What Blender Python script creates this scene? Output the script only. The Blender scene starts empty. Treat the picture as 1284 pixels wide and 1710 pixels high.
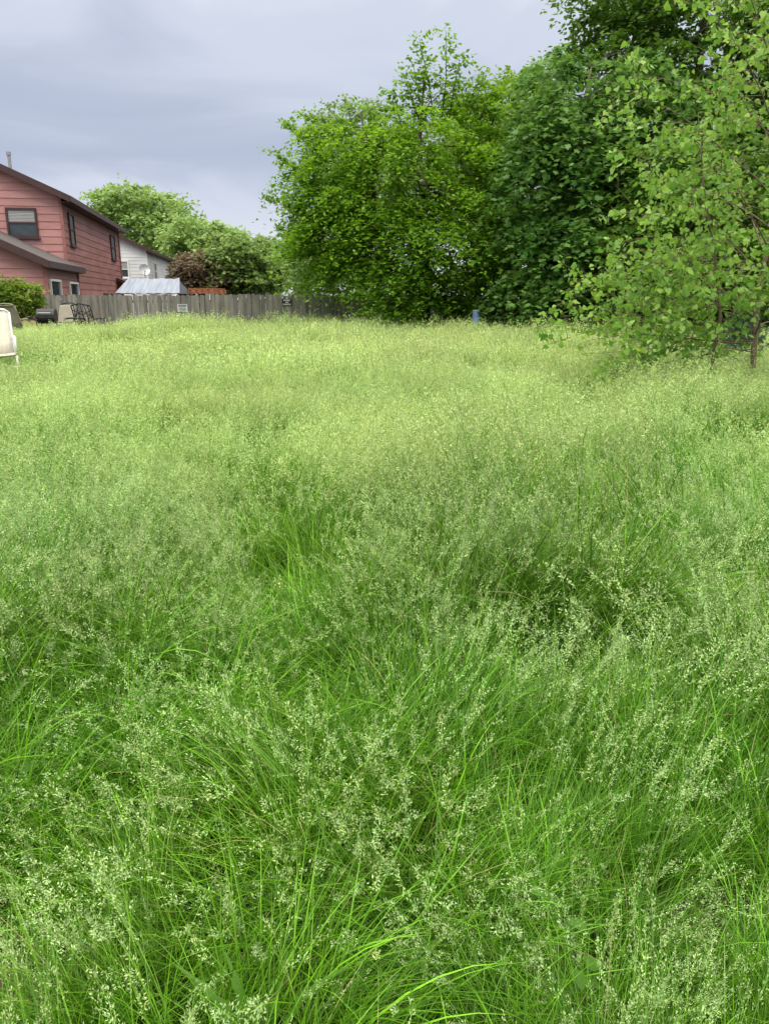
import bpy, math, random
import numpy as np
from mathutils import Vector, Matrix, Euler, noise as mnoise

R = math.radians
scene = bpy.context.scene
COL = scene.collection
rng = np.random.default_rng(7)
random.seed(7)
PITCH = R(15.45)
CAMZ = 1.6

# ------------------------------------------------------------------ camera
cd = bpy.data.cameras.new('camera'); cam = bpy.data.objects.new('camera', cd); COL.objects.link(cam)
cam.location = (0, 0, CAMZ); cam.rotation_euler = (R(90) - PITCH, 0, 0)
cd.sensor_fit = 'HORIZONTAL'; cd.sensor_width = 36; cd.lens = 36; cd.clip_start = 0.05; cd.clip_end = 2000
scene.camera = cam
scene.view_settings.view_transform = 'Standard'; scene.view_settings.look = 'None'; scene.view_settings.exposure = 0

def P(px, py, Y):
    x = (px - 642) / 1284; y = (855 - py) / 1284
    dY = math.cos(PITCH) + y * math.sin(PITCH); dZ = -math.sin(PITCH) + y * math.cos(PITCH)
    t = Y / dY
    return Vector((x * t, Y, CAMZ + dZ * t))
def SC(py, Y):
    y = (855 - py) / 1284
    return Y / (math.cos(PITCH) + y * math.sin(PITCH)) / 1284

def sstep(a, b, x):
    t = max(0.0, min(1.0, (x - a) / (b - a))); return t * t * (3 - 2 * t)
def ground_h(x, y):
    h = 0.26 * sstep(5, 20, y)
    h += 0.27 * sstep(-4.2, -6.2, x) * sstep(8, 12.5, y) * (1 - sstep(20.5, 23.5, y))
    h += 0.03 * mnoise.noise(Vector((x * .5, y * .5, 3)))* sstep(0, 3, y)
    return h

# ------------------------------------------------------------------ world + sun
w = bpy.data.worlds.new('World'); scene.world = w; w.use_nodes = True
nt = w.node_tree; nt.nodes.clear()
def N(tree, kind, **kw):
    n = tree.nodes.new(kind)
    for k, v in kw.items(): setattr(n, k, v)
    return n
SUN_EL, SUN_AZ = R(58), R(200)
sky = N(nt, 'ShaderNodeTexSky', sky_type='NISHITA', sun_disc=False, sun_elevation=SUN_EL, sun_rotation=SUN_AZ)
bg1 = N(nt, 'ShaderNodeBackground'); bg1.inputs[1].default_value = 0.1
nt.links.new(sky.outputs[0], bg1.inputs[0])
tc = N(nt, 'ShaderNodeTexCoord')
mp = N(nt, 'ShaderNodeMapping'); mp.inputs['Scale'].default_value = (1.4, 1.4, 4.0); mp.inputs['Rotation'].default_value = (0, R(-8), 0); mp.inputs['Location'].default_value = (.3, .2, .35)
nz = N(nt, 'ShaderNodeTexNoise'); nz.inputs['Scale'].default_value = 1.6; nz.inputs['Detail'].default_value = 6; nz.inputs['Roughness'].default_value = .52; nz.inputs['Distortion'].default_value = .6
nt.links.new(tc.outputs['Generated'], mp.inputs[0]); nt.links.new(mp.outputs[0], nz.inputs['Vector'])
sx = N(nt, 'ShaderNodeSeparateXYZ'); nt.links.new(tc.outputs['Generated'], sx.inputs[0])
m1 = N(nt, 'ShaderNodeMath', operation='MULTIPLY_ADD'); m1.inputs[1].default_value = .38; m1.inputs[2].default_value = -.19
nt.links.new(nz.outputs[0], m1.inputs[0])
m2 = N(nt, 'ShaderNodeMath', operation='ADD'); nt.links.new(sx.outputs[2], m2.inputs[0]); nt.links.new(m1.outputs[0], m2.inputs[1])
rp = N(nt, 'ShaderNodeValToRGB'); cr = rp.color_ramp; cr.interpolation = 'EASE'
stops = [(0.0, (.88, .92, .98)), (.09, (.70, .75, .88)), (.18, (.49, .545, .695)), (.30, (.68, .735, .86)), (.42, (1.1, 1.12, 1.16)), (.6, (2.6, 2.55, 2.43)), (1.0, (4.2, 4.05, 3.72))]
while len(cr.elements) < len(stops): cr.elements.new(.5)
for e, (p, c) in zip(cr.elements, stops): e.position = p; e.color = (*c, 1)
nt.links.new(m2.outputs[0], rp.inputs[0])
bg2 = N(nt, 'ShaderNodeBackground'); bg2.inputs[1].default_value = 1.0
nt.links.new(rp.outputs[0], bg2.inputs[0])
mx = N(nt, 'ShaderNodeMixShader'); mx.inputs[0].default_value = .93
wo = N(nt, 'ShaderNodeOutputWorld')
nt.links.new(bg1.outputs[0], mx.inputs[1]); nt.links.new(bg2.outputs[0], mx.inputs[2]); nt.links.new(mx.outputs[0], wo.inputs[0])
sd = bpy.data.lights.new('sun', 'SUN'); sd.energy = 1.5; sd.angle = R(18); sd.color = (1, .95, .80)
so = bpy.data.objects.new('sun', sd); COL.objects.link(so)
so.rotation_euler = (R(90) - SUN_EL, 0, R(-20)); so.location = (0, -5, 20)

# ------------------------------------------------------------------ materials
def mat(name, c1, c2=None, scale=8, rough=.7, metal=0, stretch=(1, 1, 1), island=0, bump=0, spec=.3, detail=5):
    m = bpy.data.materials.new(name); m.use_nodes = True; t = m.node_tree; b = t.nodes['Principled BSDF']
    b.inputs['Roughness'].default_value = rough; b.inputs['Metallic'].default_value = metal
    b.inputs['Specular IOR Level'].default_value = spec
    if c2 is None: c2 = tuple(v * .8 for v in c1)
    tcn = N(t, 'ShaderNodeTexCoord'); mpn = N(t, 'ShaderNodeMapping'); mpn.inputs['Scale'].default_value = stretch
    nn = N(t, 'ShaderNodeTexNoise'); nn.inputs['Scale'].default_value = scale; nn.inputs['Detail'].default_value = detail
    t.links.new(tcn.outputs['Object'], mpn.inputs[0]); t.links.new(mpn.outputs[0], nn.inputs['Vector'])
    rmp = N(t, 'ShaderNodeValToRGB'); rmp.color_ramp.elements[0].position = .32; rmp.color_ramp.elements[1].position = .68
    rmp.color_ramp.elements[0].color = (*c2, 1); rmp.color_ramp.elements[1].color = (*c1, 1)
    t.links.new(nn.outputs[0], rmp.inputs[0])
    out = rmp.outputs[0]
    if island:
        g = N(t, 'ShaderNodeNewGeometry'); mm = N(t, 'ShaderNodeMapRange'); mm.inputs[3].default_value = 1 - island; mm.inputs[4].default_value = 1 + island
        t.links.new(g.outputs['Random Per Island'], mm.inputs[0])
        vm = N(t, 'ShaderNodeVectorMath', operation='SCALE'); t.links.new(out, vm.inputs[0]); t.links.new(mm.outputs[0], vm.inputs['Scale']); out = vm.outputs[0]
    t.links.new(out, b.inputs['Base Color'])
    if bump:
        bn = N(t, 'ShaderNodeBump'); bn.inputs['Strength'].default_value = bump; bn.inputs['Distance'].default_value = .02
        t.links.new(nn.outputs[0], bn.inputs['Height']); t.links.new(bn.outputs[0], b.inputs['Normal'])
    return m

def leaf_mat(name, c_dark, c_light, transl=.35, rough=.5, spec=.25):
    m = bpy.data.materials.new(name); m.use_nodes = True; t = m.node_tree; b = t.nodes['Principled BSDF']
    a = N(t, 'ShaderNodeAttribute', attribute_name='tint')
    mixc = N(t, 'ShaderNodeMix', data_type='RGBA')
    mixc.inputs[6].default_value = (*c_dark, 1); mixc.inputs[7].default_value = (*c_light, 1)
    t.links.new(a.outputs['Fac'], mixc.inputs[0])
    t.links.new(mixc.outputs[2], b.inputs['Base Color'])
    b.inputs['Roughness'].default_value = rough; b.inputs['Specular IOR Level'].default_value = spec
    tr = N(t, 'ShaderNodeBsdfTranslucent'); hs = N(t, 'ShaderNodeHueSaturation'); hs.inputs['Value'].default_value = 1.35; hs.inputs['Saturation'].default_value = 1.05; hs.inputs['Hue'].default_value = .490
    t.links.new(mixc.outputs[2], hs.inputs['Color']); t.links.new(hs.outputs[0], tr.inputs[0])
    ms = N(t, 'ShaderNodeMixShader'); ms.inputs[0].default_value = transl
    t.links.new(b.outputs[0], ms.inputs[1]); t.links.new(tr.outputs[0], ms.inputs[2])
    t.links.new(ms.outputs[0], t.nodes['Material Output'].inputs[0])
    return m

M = dict(
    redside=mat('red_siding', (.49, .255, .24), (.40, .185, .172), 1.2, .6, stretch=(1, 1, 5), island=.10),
    redside2=mat('darker_red_siding', (.36, .16, .143), (.26, .098, .08), .9, .6, stretch=(1, .7, 4), island=.14),  # darker red than the front siding, for side walls, rear walls and corner boards
    trim=mat('brown_trim', (.075, .04, .04), None, 5, .6),
    shingle=mat('shingle', (.11, .095, .09), (.06, .05, .05), 14, .9, bump=.4),
    whiteside=mat('white_siding', (.72, .72, .72), (.62, .62, .63), 1, .6, island=.04),
    white=mat('white_paint', (.76, .76, .75), (.66, .66, .64), 4, .5),
    glass=mat('window_glass', (.06, .075, .09), (.03, .04, .05), 2, .08, spec=.6),
    blind=mat('window_blind', (.45, .45, .44), (.36, .36, .36), 3, .7, stretch=(1, 1, 20)),
    screen=mat('window_screen', (.12, .125, .13), (.08, .085, .09), 3, .5),
    fence=mat('weathered_wood', (.25, .230, .212), (.12, .108, .098), 3.5, .85, stretch=(3, 3, .35), island=.28, bump=.3),
    cedar=mat('cedar_wood', (.42, .17, .08), (.30, .11, .05), 4, .7, stretch=(1, 4, 4)),
    tarp=mat('silver_tarp', (.25, .28, .335), (.15, .175, .225), 3, .45, metal=.1, stretch=(3, .4, .4), bump=.6),
    tarpdark=mat('dark_tarp', (.12, .13, .15), None, 3, .6),  # darker tone than the silver tarp, on both end flaps
    metal=mat('grey_metal', (.38, .39, .40), None, 6, .45, metal=.5),
    black=mat('black_metal', (.022, .022, .024), None, 6, .45),
    cream=mat('cream_sling', (.62, .585, .50), (.54, .505, .42), 20, .8),
    beige=mat('beige_cushion', (.31, .28, .225), (.25, .225, .18), 14, .85),
    bark=mat('bark', (.13, .10, .075), (.06, .045, .035), 9, .9, stretch=(1, 1, .3), bump=.6),
    barkp=mat('pale_bark', (.22, .165, .11), (.11, .08, .055), 10, .85, stretch=(1, 1, .4), bump=.4),
    soil=mat('lawn_soil', (.038, .042, .018), (.032, .022, .014), 5, .95, bump=.6),
    brick=mat('red_brick', (.105, .060, .045), (.046, .029, .022), 16, .95, bump=1.0),
    signwhite=mat('sign_white', (.62, .63, .64), (.56, .57, .58), 3, .5),
    signblack=mat('sign_black', (.03, .03, .032), None, 3, .5),
    signink=mat('sign_ink', (.06, .07, .10), None, 3, .6),
    blue=mat('pale_blue_plastic', (.24, .40, .66), (.18, .32, .56), 4, .5),
)
L_central = leaf_mat('leaf_bright', (.064, .168, .014), (.245, .435, .042), .46)
L_behind = leaf_mat('leaf_grey_green', (.11, .20, .06), (.25, .36, .12))
L_yellow = leaf_mat('leaf_yellow_green', (.068, .160, .016), (.24, .39, .045), .4)
L_maple = leaf_mat('leaf_dark', (.042, .126, .022), (.175, .325, .070), .36)
L_deep = leaf_mat('leaf_deep', (.036, .104, .013), (.155, .285, .036), .36)
L_poplar = leaf_mat('leaf_poplar', (.100, .265, .030), (.33, .51, .10), .42, .4, .35)
L_far = leaf_mat('leaf_far', (.17, .29, .075), (.33, .46, .14))
L_fargreen = leaf_mat('leaf_far_dark', (.11, .20, .05), (.25, .36, .095))
L_maroon = leaf_mat('leaf_maroon', (.105, .075, .048), (.21, .165, .09))
L_spruce = leaf_mat('needle', (.035, .095, .045), (.10, .20, .10), .15)
L_shrub = leaf_mat('leaf_shrub', (.08, .16, .02), (.26, .36, .05))
L_weed = leaf_mat('leaf_weed', (.05, .13, .014), (.12, .26, .035))

# ------------------------------------------------------------------ mesh helpers
class MB:
    def __init__(s): s.v = []; s.f = []
    def add(s, vs, fs):
        o = len(s.v); s.v += [tuple(v) for v in vs]; s.f += [tuple(i + o for i in f) for f in fs]; return s
    def poly(s, *vs): return s.add(vs, [tuple(range(len(vs)))])
    def box(s, c, size, mtx=None):
        x, y, z = size[0] / 2, size[1] / 2, size[2] / 2
        vs = [Vector((a * x, b * y, d * z)) for d in (-1, 1) for b in (-1, 1) for a in (-1, 1)]
        if mtx: vs = [mtx @ v for v in vs]
        vs = [v + Vector(c) for v in vs]
        return s.add(vs, [(0, 2, 3, 1), (4, 5, 7, 6), (0, 1, 5, 4), (2, 6, 7, 3), (0, 4, 6, 2), (1, 3, 7, 5)])
    def tube(s, pts, r, n=6, cap=True):
        pts = [Vector(p) for p in pts]
        if not hasattr(r, '__len__'): r = [r] * len(pts)
        vs = []; up = None
        for i, p in enumerate(pts):
            t = (pts[min(i + 1, len(pts) - 1)] - pts[max(i - 1, 0)])
            if t.length < 1e-9: t = Vector((0, 0, 1))
            t.normalize()
            if up is None:
                up = Vector((0, 0, 1)) if abs(t.z) < .9 else Vector((1, 0, 0))
            a = t.cross(up)
            if a.length < 1e-4: a = t.cross(Vector((.3, 1, .2)))
            a.normalize(); b = a.cross(t)
            up = b
            for k in range(n):
                an = 2 * math.pi * k / n
                vs.append(p + (a * math.cos(an) + b * math.sin(an)) * r[i])
        fs = []
        for i in range(len(pts) - 1):
            for k in range(n):
                k2 = (k + 1) % n
                fs.append((i * n + k, i * n + k2, (i + 1) * n + k2, (i + 1) * n + k))
        if cap:
            fs.append(tuple(range(n - 1, -1, -1))); fs.append(tuple((len(pts) - 1) * n + k for k in range(n)))
        return s.add(vs, fs)
    def prism(s, poly, d):
        d = Vector(d); n = len(poly); a = [Vector(p) for p in poly]; b = [p + d for p in a]
        fs = [tuple(range(n - 1, -1, -1)), tuple(range(n, 2 * n))] + [(i, (i + 1) % n, (i + 1) % n + n, i + n) for i in range(n)]
        return s.add(a + b, fs)
    def build(s, name, m, parent=None, smooth=False):
        me = bpy.data.meshes.new(name); me.from_pydata(s.v, [], s.f); me.update()
        if m: me.materials.append(m)
        if smooth: me.shade_smooth()
        o = bpy.data.objects.new(name, me); COL.objects.link(o)
        if parent: o.parent = parent
        return o

def tag(o, label=None, cat=None, group=None, kind=None):
    if label: o['label'] = label
    if cat: o['category'] = cat
    if group: o['group'] = group
    if kind: o['kind'] = kind
    return o
def thing(name, label, cat, loc=(0, 0, 0), rz=0, group=None):
    o = bpy.data.objects.new(name, None); COL.objects.link(o); o.empty_display_size = .2
    o.location = loc; o.rotation_euler = (0, 0, rz)
    return tag(o, label, cat, group)

def big_mesh(name, verts, nper, m, tint=None, link=True):
    n = verts.shape[0]; me = bpy.data.meshes.new(name)
    me.vertices.add(n * nper); me.vertices.foreach_set('co', verts.reshape(-1).astype(np.float32))
    me.loops.add(n * nper); me.loops.foreach_set('vertex_index', np.arange(n * nper, dtype=np.int32))
    me.polygons.add(n); me.polygons.foreach_set('loop_start', np.arange(0, n * nper, nper, dtype=np.int32))
    if tint is not None:
        a = me.attributes.new('tint', 'FLOAT', 'POINT'); a.data.foreach_set('value', np.repeat(tint, nper).astype(np.float32))
    me.update(calc_edges=True); me.validate()
    me.materials.append(m)
    o = bpy.data.objects.new(name, me)
    if link: COL.objects.link(o)
    return o

def nrm(a): return a / (np.linalg.norm(a, axis=-1, keepdims=True) + 1e-9)
LEAF_Q = np.array([(0, 0), (.42, .5), (1, 0), (.42, -.5)])
LEAF_HEART = np.array([(0, 0), (-.06, .26), (.12, .47), (.38, .45), (.7, .22), (1, 0), (.7, -.22), (.38, -.45), (.12, -.47), (-.06, -.26)])
LEAF_MAPLE = np.array([(0, 0), (.1, .45), (.35, .33), (.55, .6), (.65, .22), (1, 0), (.65, -.22), (.55, -.6), (.35, -.33), (.1, -.45)])
def leaf_polys(pos, d, nor, L, W, shape=LEAF_Q, fold=.12):
    d = nrm(d); s = nrm(np.cross(d, nor)); n2 = np.cross(s, d)
    out = np.zeros((len(pos), len(shape), 3))
    for k, (u, v) in enumerate(shape):
        out[:, k] = pos + d * (u * L)[:, None] + s * (v * W)[:, None] + n2 * (abs(v) * fold * W)[:, None]
    return out

def spray(r, cen, out, nt_, nl, TL, droop, leafL, aspect=.6, spread=1.0, size_jit=.3, shape=LEAF_Q, elev=(-.25, .4), flat=.55, scat=.12):
    Mn = len(cen); Nn = Mn * nt_ * nl
    az0 = np.arctan2(out[:, 1], out[:, 0])
    az = np.repeat(az0, nt_) + r.uniform(-spread, spread, Mn * nt_)
    el = r.uniform(*elev, Mn * nt_); tl = TL * r.uniform(.55, 1.3, Mn * nt_)
    td = np.stack([np.cos(az) * np.cos(el), np.sin(az) * np.cos(el), np.sin(el)], -1)
    td = np.repeat(td, nl, 0); tl = np.repeat(tl, nl)
    s = np.tile((np.arange(nl) + .5) / nl, Mn * nt_) + r.uniform(-.06, .06, Nn)
    c = np.repeat(cen, nt_ * nl, 0)
    pos = c + td * (s * tl)[:, None]; pos[:, 2] -= droop * tl * s ** 2
    pos += r.normal(0, scat * TL, (Nn, 3)) * np.array([1, 1, .5])
    side = np.cross(td, [0, 0, 1.]); sgn = np.where(np.arange(Nn) % 2 == 0, 1., -1.)[:, None]
    d = td * .6 + side * sgn * .8 + r.normal(0, .35, (Nn, 3)); d[:, 2] -= .3
    no = r.normal(0, flat, (Nn, 3)); no[:, 2] += 1
    L = leafL * (1 + r.uniform(-size_jit, size_jit, Nn))
    tint = np.repeat(r.uniform(0, 1, Mn), nt_ * nl) * .6 + r.uniform(0, 1, Nn) * .4
    return leaf_polys(pos, d, no, L, L * aspect, shape), tint

def in_ells(r, ells, total, shell=.45):
    vol = np.array([e[1][0] * e[1][1] * e[1][2] * (e[2] if len(e) > 2 else 1) for e in ells]); cnt = np.maximum(6, (total * vol / vol.sum()).astype(int))
    out = []
    for e, n in zip(ells, cnt):
        u = nrm(r.normal(size=(n, 3))); rad = (shell + (1 - shell) * r.uniform(0, 1, n) ** .6)
        rad *= 1 + .22 * np.sin(u[:, 0] * 5 + u[:, 2] * 7 + r.uniform(0, 6)) * r.uniform(.3, 1, n)
        out.append(np.array(e[0]) + u * rad[:, None] * np.array(e[1]))
    return np.concatenate(out)

def EL(px, py, Y, rx, ry, rd=None, wgt=1):
    c = P(px, py, Y); s = SC(py, Y)
    return (tuple(c), (rx * s, (rd if rd else (rx + ry) / 2 * s), ry * s), wgt)

def make_tree(name, label, base, ells, nclump, leafm, leafL, TL=.7, nt_=4, nl=10, droop=.35, trunk_r=.16, stems=1, shell=.45,
              group=None, bark='bark', aspect=.6, cat='tree', spread=1.0, seed=1, elev=(-.25, .4), zmin=.35, shape=LEAF_Q, nbranch=160, flat=.55, scat=.12):
    r = np.random.default_rng(seed)
    gz = ground_h(base[0], base[1]) if base[1] < 40 else .26
    root = thing(name, label, cat, (base[0], base[1], gz), 0, group)
    B = Vector((base[0], base[1], gz))
    cl = in_ells(r, ells, nclump, shell)
    cl = cl[cl[:, 2] > zmin + gz]
    tb = MB(); nodes = []
    zs = [e[0][2] for e in ells]; ztop = max(e[0][2] + e[1][2] * .6 for e in ells)
    cx = np.mean([e[0][0] for e in ells]); cy = np.mean([e[0][1] for e in ells])
    for sidx in range(stems):
        offa = sidx * 2.4 + .5
        st = B + Vector((math.cos(offa), math.sin(offa), 0)) * (.18 * (stems > 1)) - Vector((0, 0, .05))
        tgt = Vector((cx + (math.cos(offa) * .9 if stems > 1 else 0), cy + (math.sin(offa) * .9 if stems > 1 else 0), ztop * (1 - .12 * sidx)))
        pts = []; rad = []
        for i in range(9):
            t = i / 8
            p = st.lerp(tgt, t); bow = math.sin(t * 3.14) * .25
            p += Vector((math.cos(offa + 1) * bow, math.sin(offa + 1) * bow, 0)) + Vector(r.normal(0, .05, 3))
            pts.append(p - B); rad.append(trunk_r * (1 - .88 * t) * (1.25 if i == 0 else 1))
            if i >= 2: nodes.append((p, rad[-1]))
        tb.tube(pts, rad, 9)
    tnodes = list(nodes)
    for e in ells:
        c = Vector(e[0])
        cand = [n for n in tnodes if n[0].z < c.z + .3] or tnodes[:1]
        a, ra = min(cand, key=lambda n: (n[0] - c).length)
        pts = []; rad = []
        for i in range(7):
            t = i / 6; p = a.lerp(c, t); p.z += .12 * math.sin(t * 3.14) * (c - a).length; p += Vector(r.normal(0, .04, 3)) * (i > 0)
            pts.append(p - B); rad.append(max(.012, ra * .7 * (1 - .8 * t)))
            if i > 1: nodes.append((p, rad[-1]))
        tb.tube(pts, rad, 6)
    npos = np.array([tuple(n[0]) for n in nodes])
    bb = MB()
    for k in r.choice(len(cl), min(nbranch, len(cl)), replace=False):
        c = Vector(cl[k]); j = int(np.argmin(np.linalg.norm(npos - cl[k], axis=1) + .6 * np.maximum(0, npos[:, 2] - cl[k][2])))
        a, ra = nodes[j]; pts = []; rad = []
        ln = (c - a).length
        for i in range(5):
            t = i / 4; p = a.lerp(c, t); p.z += .13 * ln * math.sin(t * 3.14); p += Vector(r.normal(0, .03 * ln, 3)) * (0 < i < 4)
            pts.append(p - B); rad.append(max(.006, min(ra * .5, .012 + .012 * ln) * (1 - .75 * t)))
        bb.tube(pts, rad, 4)
    tb.build('trunk', M[bark], root, True); bb.build('branches', M[bark], root, True)
    out = cl - np.array([cx, cy, 0]); out[:, 2] = 0
    v, ti = spray(r, cl, out, nt_, nl, TL, droop, leafL, aspect, spread, elev=elev, shape=shape, flat=flat, scat=scat)
    v = v - np.array(B)
    keep = v[:, :, 2].min(axis=1) > .05
    o = big_mesh('crown', v[keep], v.shape[1], leafm, ti[keep]); o.parent = root
    return root

# ------------------------------------------------------------------ ground
gx = sorted(set(list(np.linspace(-24, 24, 81)) + [-600, -300, -120, -60, -35, 35, 60, 120, 300, 600]))
gy = sorted(set(list(np.linspace(-6, 36, 85)) + [-600, -200, -60, -20, 45, 60, 90, 150, 300, 600, 1200]))
g = MB(); nx = len(gx)
g.v = [(x, y, ground_h(x, y) if abs(x) < 25 and y < 37 else .26 * sstep(5, 20, y)) for y in gy for x in gx]
g.f = [(j * nx + i, j * nx + i + 1, (j + 1) * nx + i + 1, (j + 1) * nx + i) for j in range(len(gy) - 1) for i in range(nx - 1)]
tag(g.build('ground', M['soil'], None, True), 'green lawn ground under the tall grass', 'ground', kind='structure')

# ------------------------------------------------------------------ grass templates
class GT:
    def __init__(s): s.v = []; s.f = []; s.c = []; s.n = 0
    def strip(s, pts, wid, wv, col):
        k = len(pts); b = s.n
        for p, ww in zip(pts, wid):
            s.v.append(p - wv * ww); s.v.append(p + wv * ww); s.c.append(col); s.c.append(col)
        for i in range(k - 1): s.f.append((b + 2 * i, b + 2 * i + 1, b + 2 * i + 3, b + 2 * i + 2))
        s.n += 2 * k
    def diamond(s, p, d, n, L, W, col):
        sd_ = np.cross(d, n); sd_ /= np.linalg.norm(sd_) + 1e-9; b = s.n
        s.v += [p, p + d * L * .45 + sd_ * W * .5, p + d * L, p + d * L * .45 - sd_ * W * .5]; s.c += [col] * 4
        s.f.append((b, b + 1, b + 2, b + 3)); s.n += 4
    def arrays(s): return np.array(s.v), np.array(s.f, dtype=np.int32), np.array(s.c)
def curve(r, R0, L, tilt, bend, segs, bias=1.0):
    a = r.normal(0, bias)
    rr = R0 * math.sqrt(r.uniform()); ba = r.uniform(0, 6.283)
    p = np.array([rr * math.cos(ba), rr * math.sin(ba), 0.]); pts = [p]; h = np.array([math.cos(a), math.sin(a), 0.])
    for i in range(segs):
        t = (i + .5) / segs; an = tilt + bend * t ** 1.6
        p = p + (h * math.sin(an) + np.array([0, 0, math.cos(an)])) * L / segs; pts.append(p)
    return pts, a
def blade(g, r, R0, L, W, segs, bendmax=1.7, bias=1.0, bright=1.0):
    pts, a = curve(r, R0, L, r.uniform(.03, .45), r.uniform(.25, bendmax), segs, bias)
    tw = r.uniform(-.7, .7); wv = np.array([-math.sin(a), math.cos(a), 0]) * math.cos(tw) + np.array([0, 0, math.sin(tw) * .5])
    wid = [W * .5 * (.55 + .45 * min(1, i / segs * 4)) * max(.04, 1 - (i / segs) ** 2.4) for i in range(segs + 1)]
    k = r.uniform() ** 1.5; y = r.uniform()
    if y < .015: col = (.40, .38, .16)
    else: col = ((.038 + .135 * k) * bright, (.118 + .270 * k) * bright, (.008 + .026 * k) * bright)
    g.strip(pts, wid, wv, col)
def stem(g, r, R0, L, nsp, spl, spw, segs=6, sw=.0016, pan=.24, open_=1.0, bend=.9, bias=1.0, pale=(.42, .545, .225)):
    pts, a = curve(r, R0, L, r.uniform(0, .25), r.uniform(.1, bend), segs, bias)
    wv = np.array([-math.sin(a), math.cos(a), 0]); k = r.uniform(.8, 1.15)
    g.strip(pts, [sw * .5 * (1 - .5 * i / segs) for i in range(segs + 1)], wv, (.19, .35, .06))
    P_ = np.array(pts); hue = r.uniform(-.5, .5); base = (np.array(pale) + np.array([.06, 0, -.03]) * hue) * k
    nb = max(4, nsp // 4)
    for b in range(nb):
        tau = (b + r.uniform(0, 1)) / nb; t = 1 - pan + pan * tau; f = t * segs; i = min(segs - 1, int(f)); q = P_[i] + (P_[i + 1] - P_[i]) * (f - i)
        tg = P_[i + 1] - P_[i]; tg = tg / np.linalg.norm(tg)
        az = r.uniform(0, 6.283); sp = np.array([math.cos(az), math.sin(az), r.uniform(-.2, .3)])
        d = tg * .75 + sp * .85 * open_; d /= np.linalg.norm(d)
        bl = (.018 + .062 * (1 - tau) ** .8 * r.uniform(.5, 1.1)) * open_ * (L / .65)
        for j in range(max(1, nsp // nb)):
            s = r.uniform(.3, 1.0); pp = q + d * bl * s + r.normal(0, .0035, 3)
            dd = d + r.normal(0, .35, 3) + np.array([0, 0, -.1]); dd /= np.linalg.norm(dd)
            g.diamond(pp, dd, r.normal(0, 1, 3), spl * r.uniform(.7, 1.25), spw * r.uniform(.8, 1.2), tuple(base * r.uniform(.78, 1.15)))

gm = bpy.data.materials.new('grass'); gm.use_nodes = True; t = gm.node_tree; b = t.nodes['Principled BSDF']
at = N(t, 'ShaderNodeAttribute', attribute_name='col')
ti = N(t, 'ShaderNodeAttribute', attribute_name='tone', attribute_type='INSTANCER')
ge = N(t, 'ShaderNodeNewGeometry'); nn = N(t, 'ShaderNodeTexNoise'); nn.inputs['Scale'].default_value = .55; nn.inputs['Detail'].default_value = 3
t.links.new(ge.outputs['Position'], nn.inputs['Vector'])
hs = N(t, 'ShaderNodeHueSaturation'); t.links.new(at.outputs['Color'], hs.inputs['Color']); hs.inputs['Saturation'].default_value = 1.05
mr = N(t, 'ShaderNodeMapRange'); mr.inputs[1].default_value = .3; mr.inputs[2].default_value = .7; mr.inputs[3].default_value = .487; mr.inputs[4].default_value = .506
t.links.new(nn.outputs[0], mr.inputs[0]); t.links.new(mr.outputs[0], hs.inputs['Hue'])
mr2 = N(t, 'ShaderNodeMapRange'); mr2.inputs[3].default_value = .84; mr2.inputs[4].default_value = 1.2
t.links.new(ti.outputs['Fac'], mr2.inputs[0]); t.links.new(mr2.outputs[0], hs.inputs['Value'])
t.links.new(hs.outputs[0], b.inputs['Base Color']); b.inputs['Roughness'].default_value = .42; b.inputs['Specular IOR Level'].default_value = .3
tr = N(t, 'ShaderNodeBsdfTranslucent'); t.links.new(hs.outputs[0], tr.inputs[0])
ms = N(t, 'ShaderNodeMixShader'); ms.inputs[0].default_value = .2
t.links.new(b.outputs[0], ms.inputs[1]); t.links.new(tr.outputs[0], ms.inputs[2]); t.links.new(ms.outputs[0], t.nodes['Material Output'].inputs[0])

gr = np.random.default_rng(11)
def tufts(n, fn):
    o = []
    for _ in range(n):
        g = GT(); fn(g); o.append(g.arrays())
    return o
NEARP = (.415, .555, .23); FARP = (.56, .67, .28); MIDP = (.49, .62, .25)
def f_seed(g):
    op = gr.uniform(.35, .85)
    for _ in range(36): blade(g, gr, .09, gr.uniform(.25, .54), gr.uniform(.0026, .0052), 6)
    for _ in range(6): stem(g, gr, .09, gr.uniform(.38, .66), 60, .0086, .0031, 6, open_=op, pan=.22, pale=NEARP)
def f_leaf(g):
    for _ in range(70): blade(g, gr, .10, gr.uniform(.24, .58), gr.uniform(.0026, .0052), 7, 1.7)
    for _ in range(6): blade(g, gr, .10, gr.uniform(.4, .62), gr.uniform(.005, .0078), 8, 2.0, bright=1.2)
def f_mid(g):
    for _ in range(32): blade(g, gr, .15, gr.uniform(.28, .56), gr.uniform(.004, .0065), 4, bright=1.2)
    op = gr.uniform(.7, 1.2)
    for _ in range(12): stem(g, gr, .16, gr.uniform(.44, .72), 40, .0097, .0040, 5, .0022, open_=op, pale=MIDP)
def f_midleaf(g):
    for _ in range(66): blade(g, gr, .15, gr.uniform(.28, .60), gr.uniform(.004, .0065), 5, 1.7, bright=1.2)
    for _ in range(6): stem(g, gr, .16, gr.uniform(.44, .68), 40, .0097, .0040, 5, .0022, pale=MIDP)
def f_far(g):
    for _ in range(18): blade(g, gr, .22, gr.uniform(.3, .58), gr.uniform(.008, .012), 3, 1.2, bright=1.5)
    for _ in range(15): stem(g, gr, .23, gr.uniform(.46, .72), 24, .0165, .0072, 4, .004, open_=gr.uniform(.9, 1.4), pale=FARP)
T_seed, T_leaf, T_mid, T_ml, T_far = tufts(8, f_seed), tufts(6, f_leaf), tufts(7, f_mid), tufts(5, f_midleaf), tufts(7, f_far)
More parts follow.
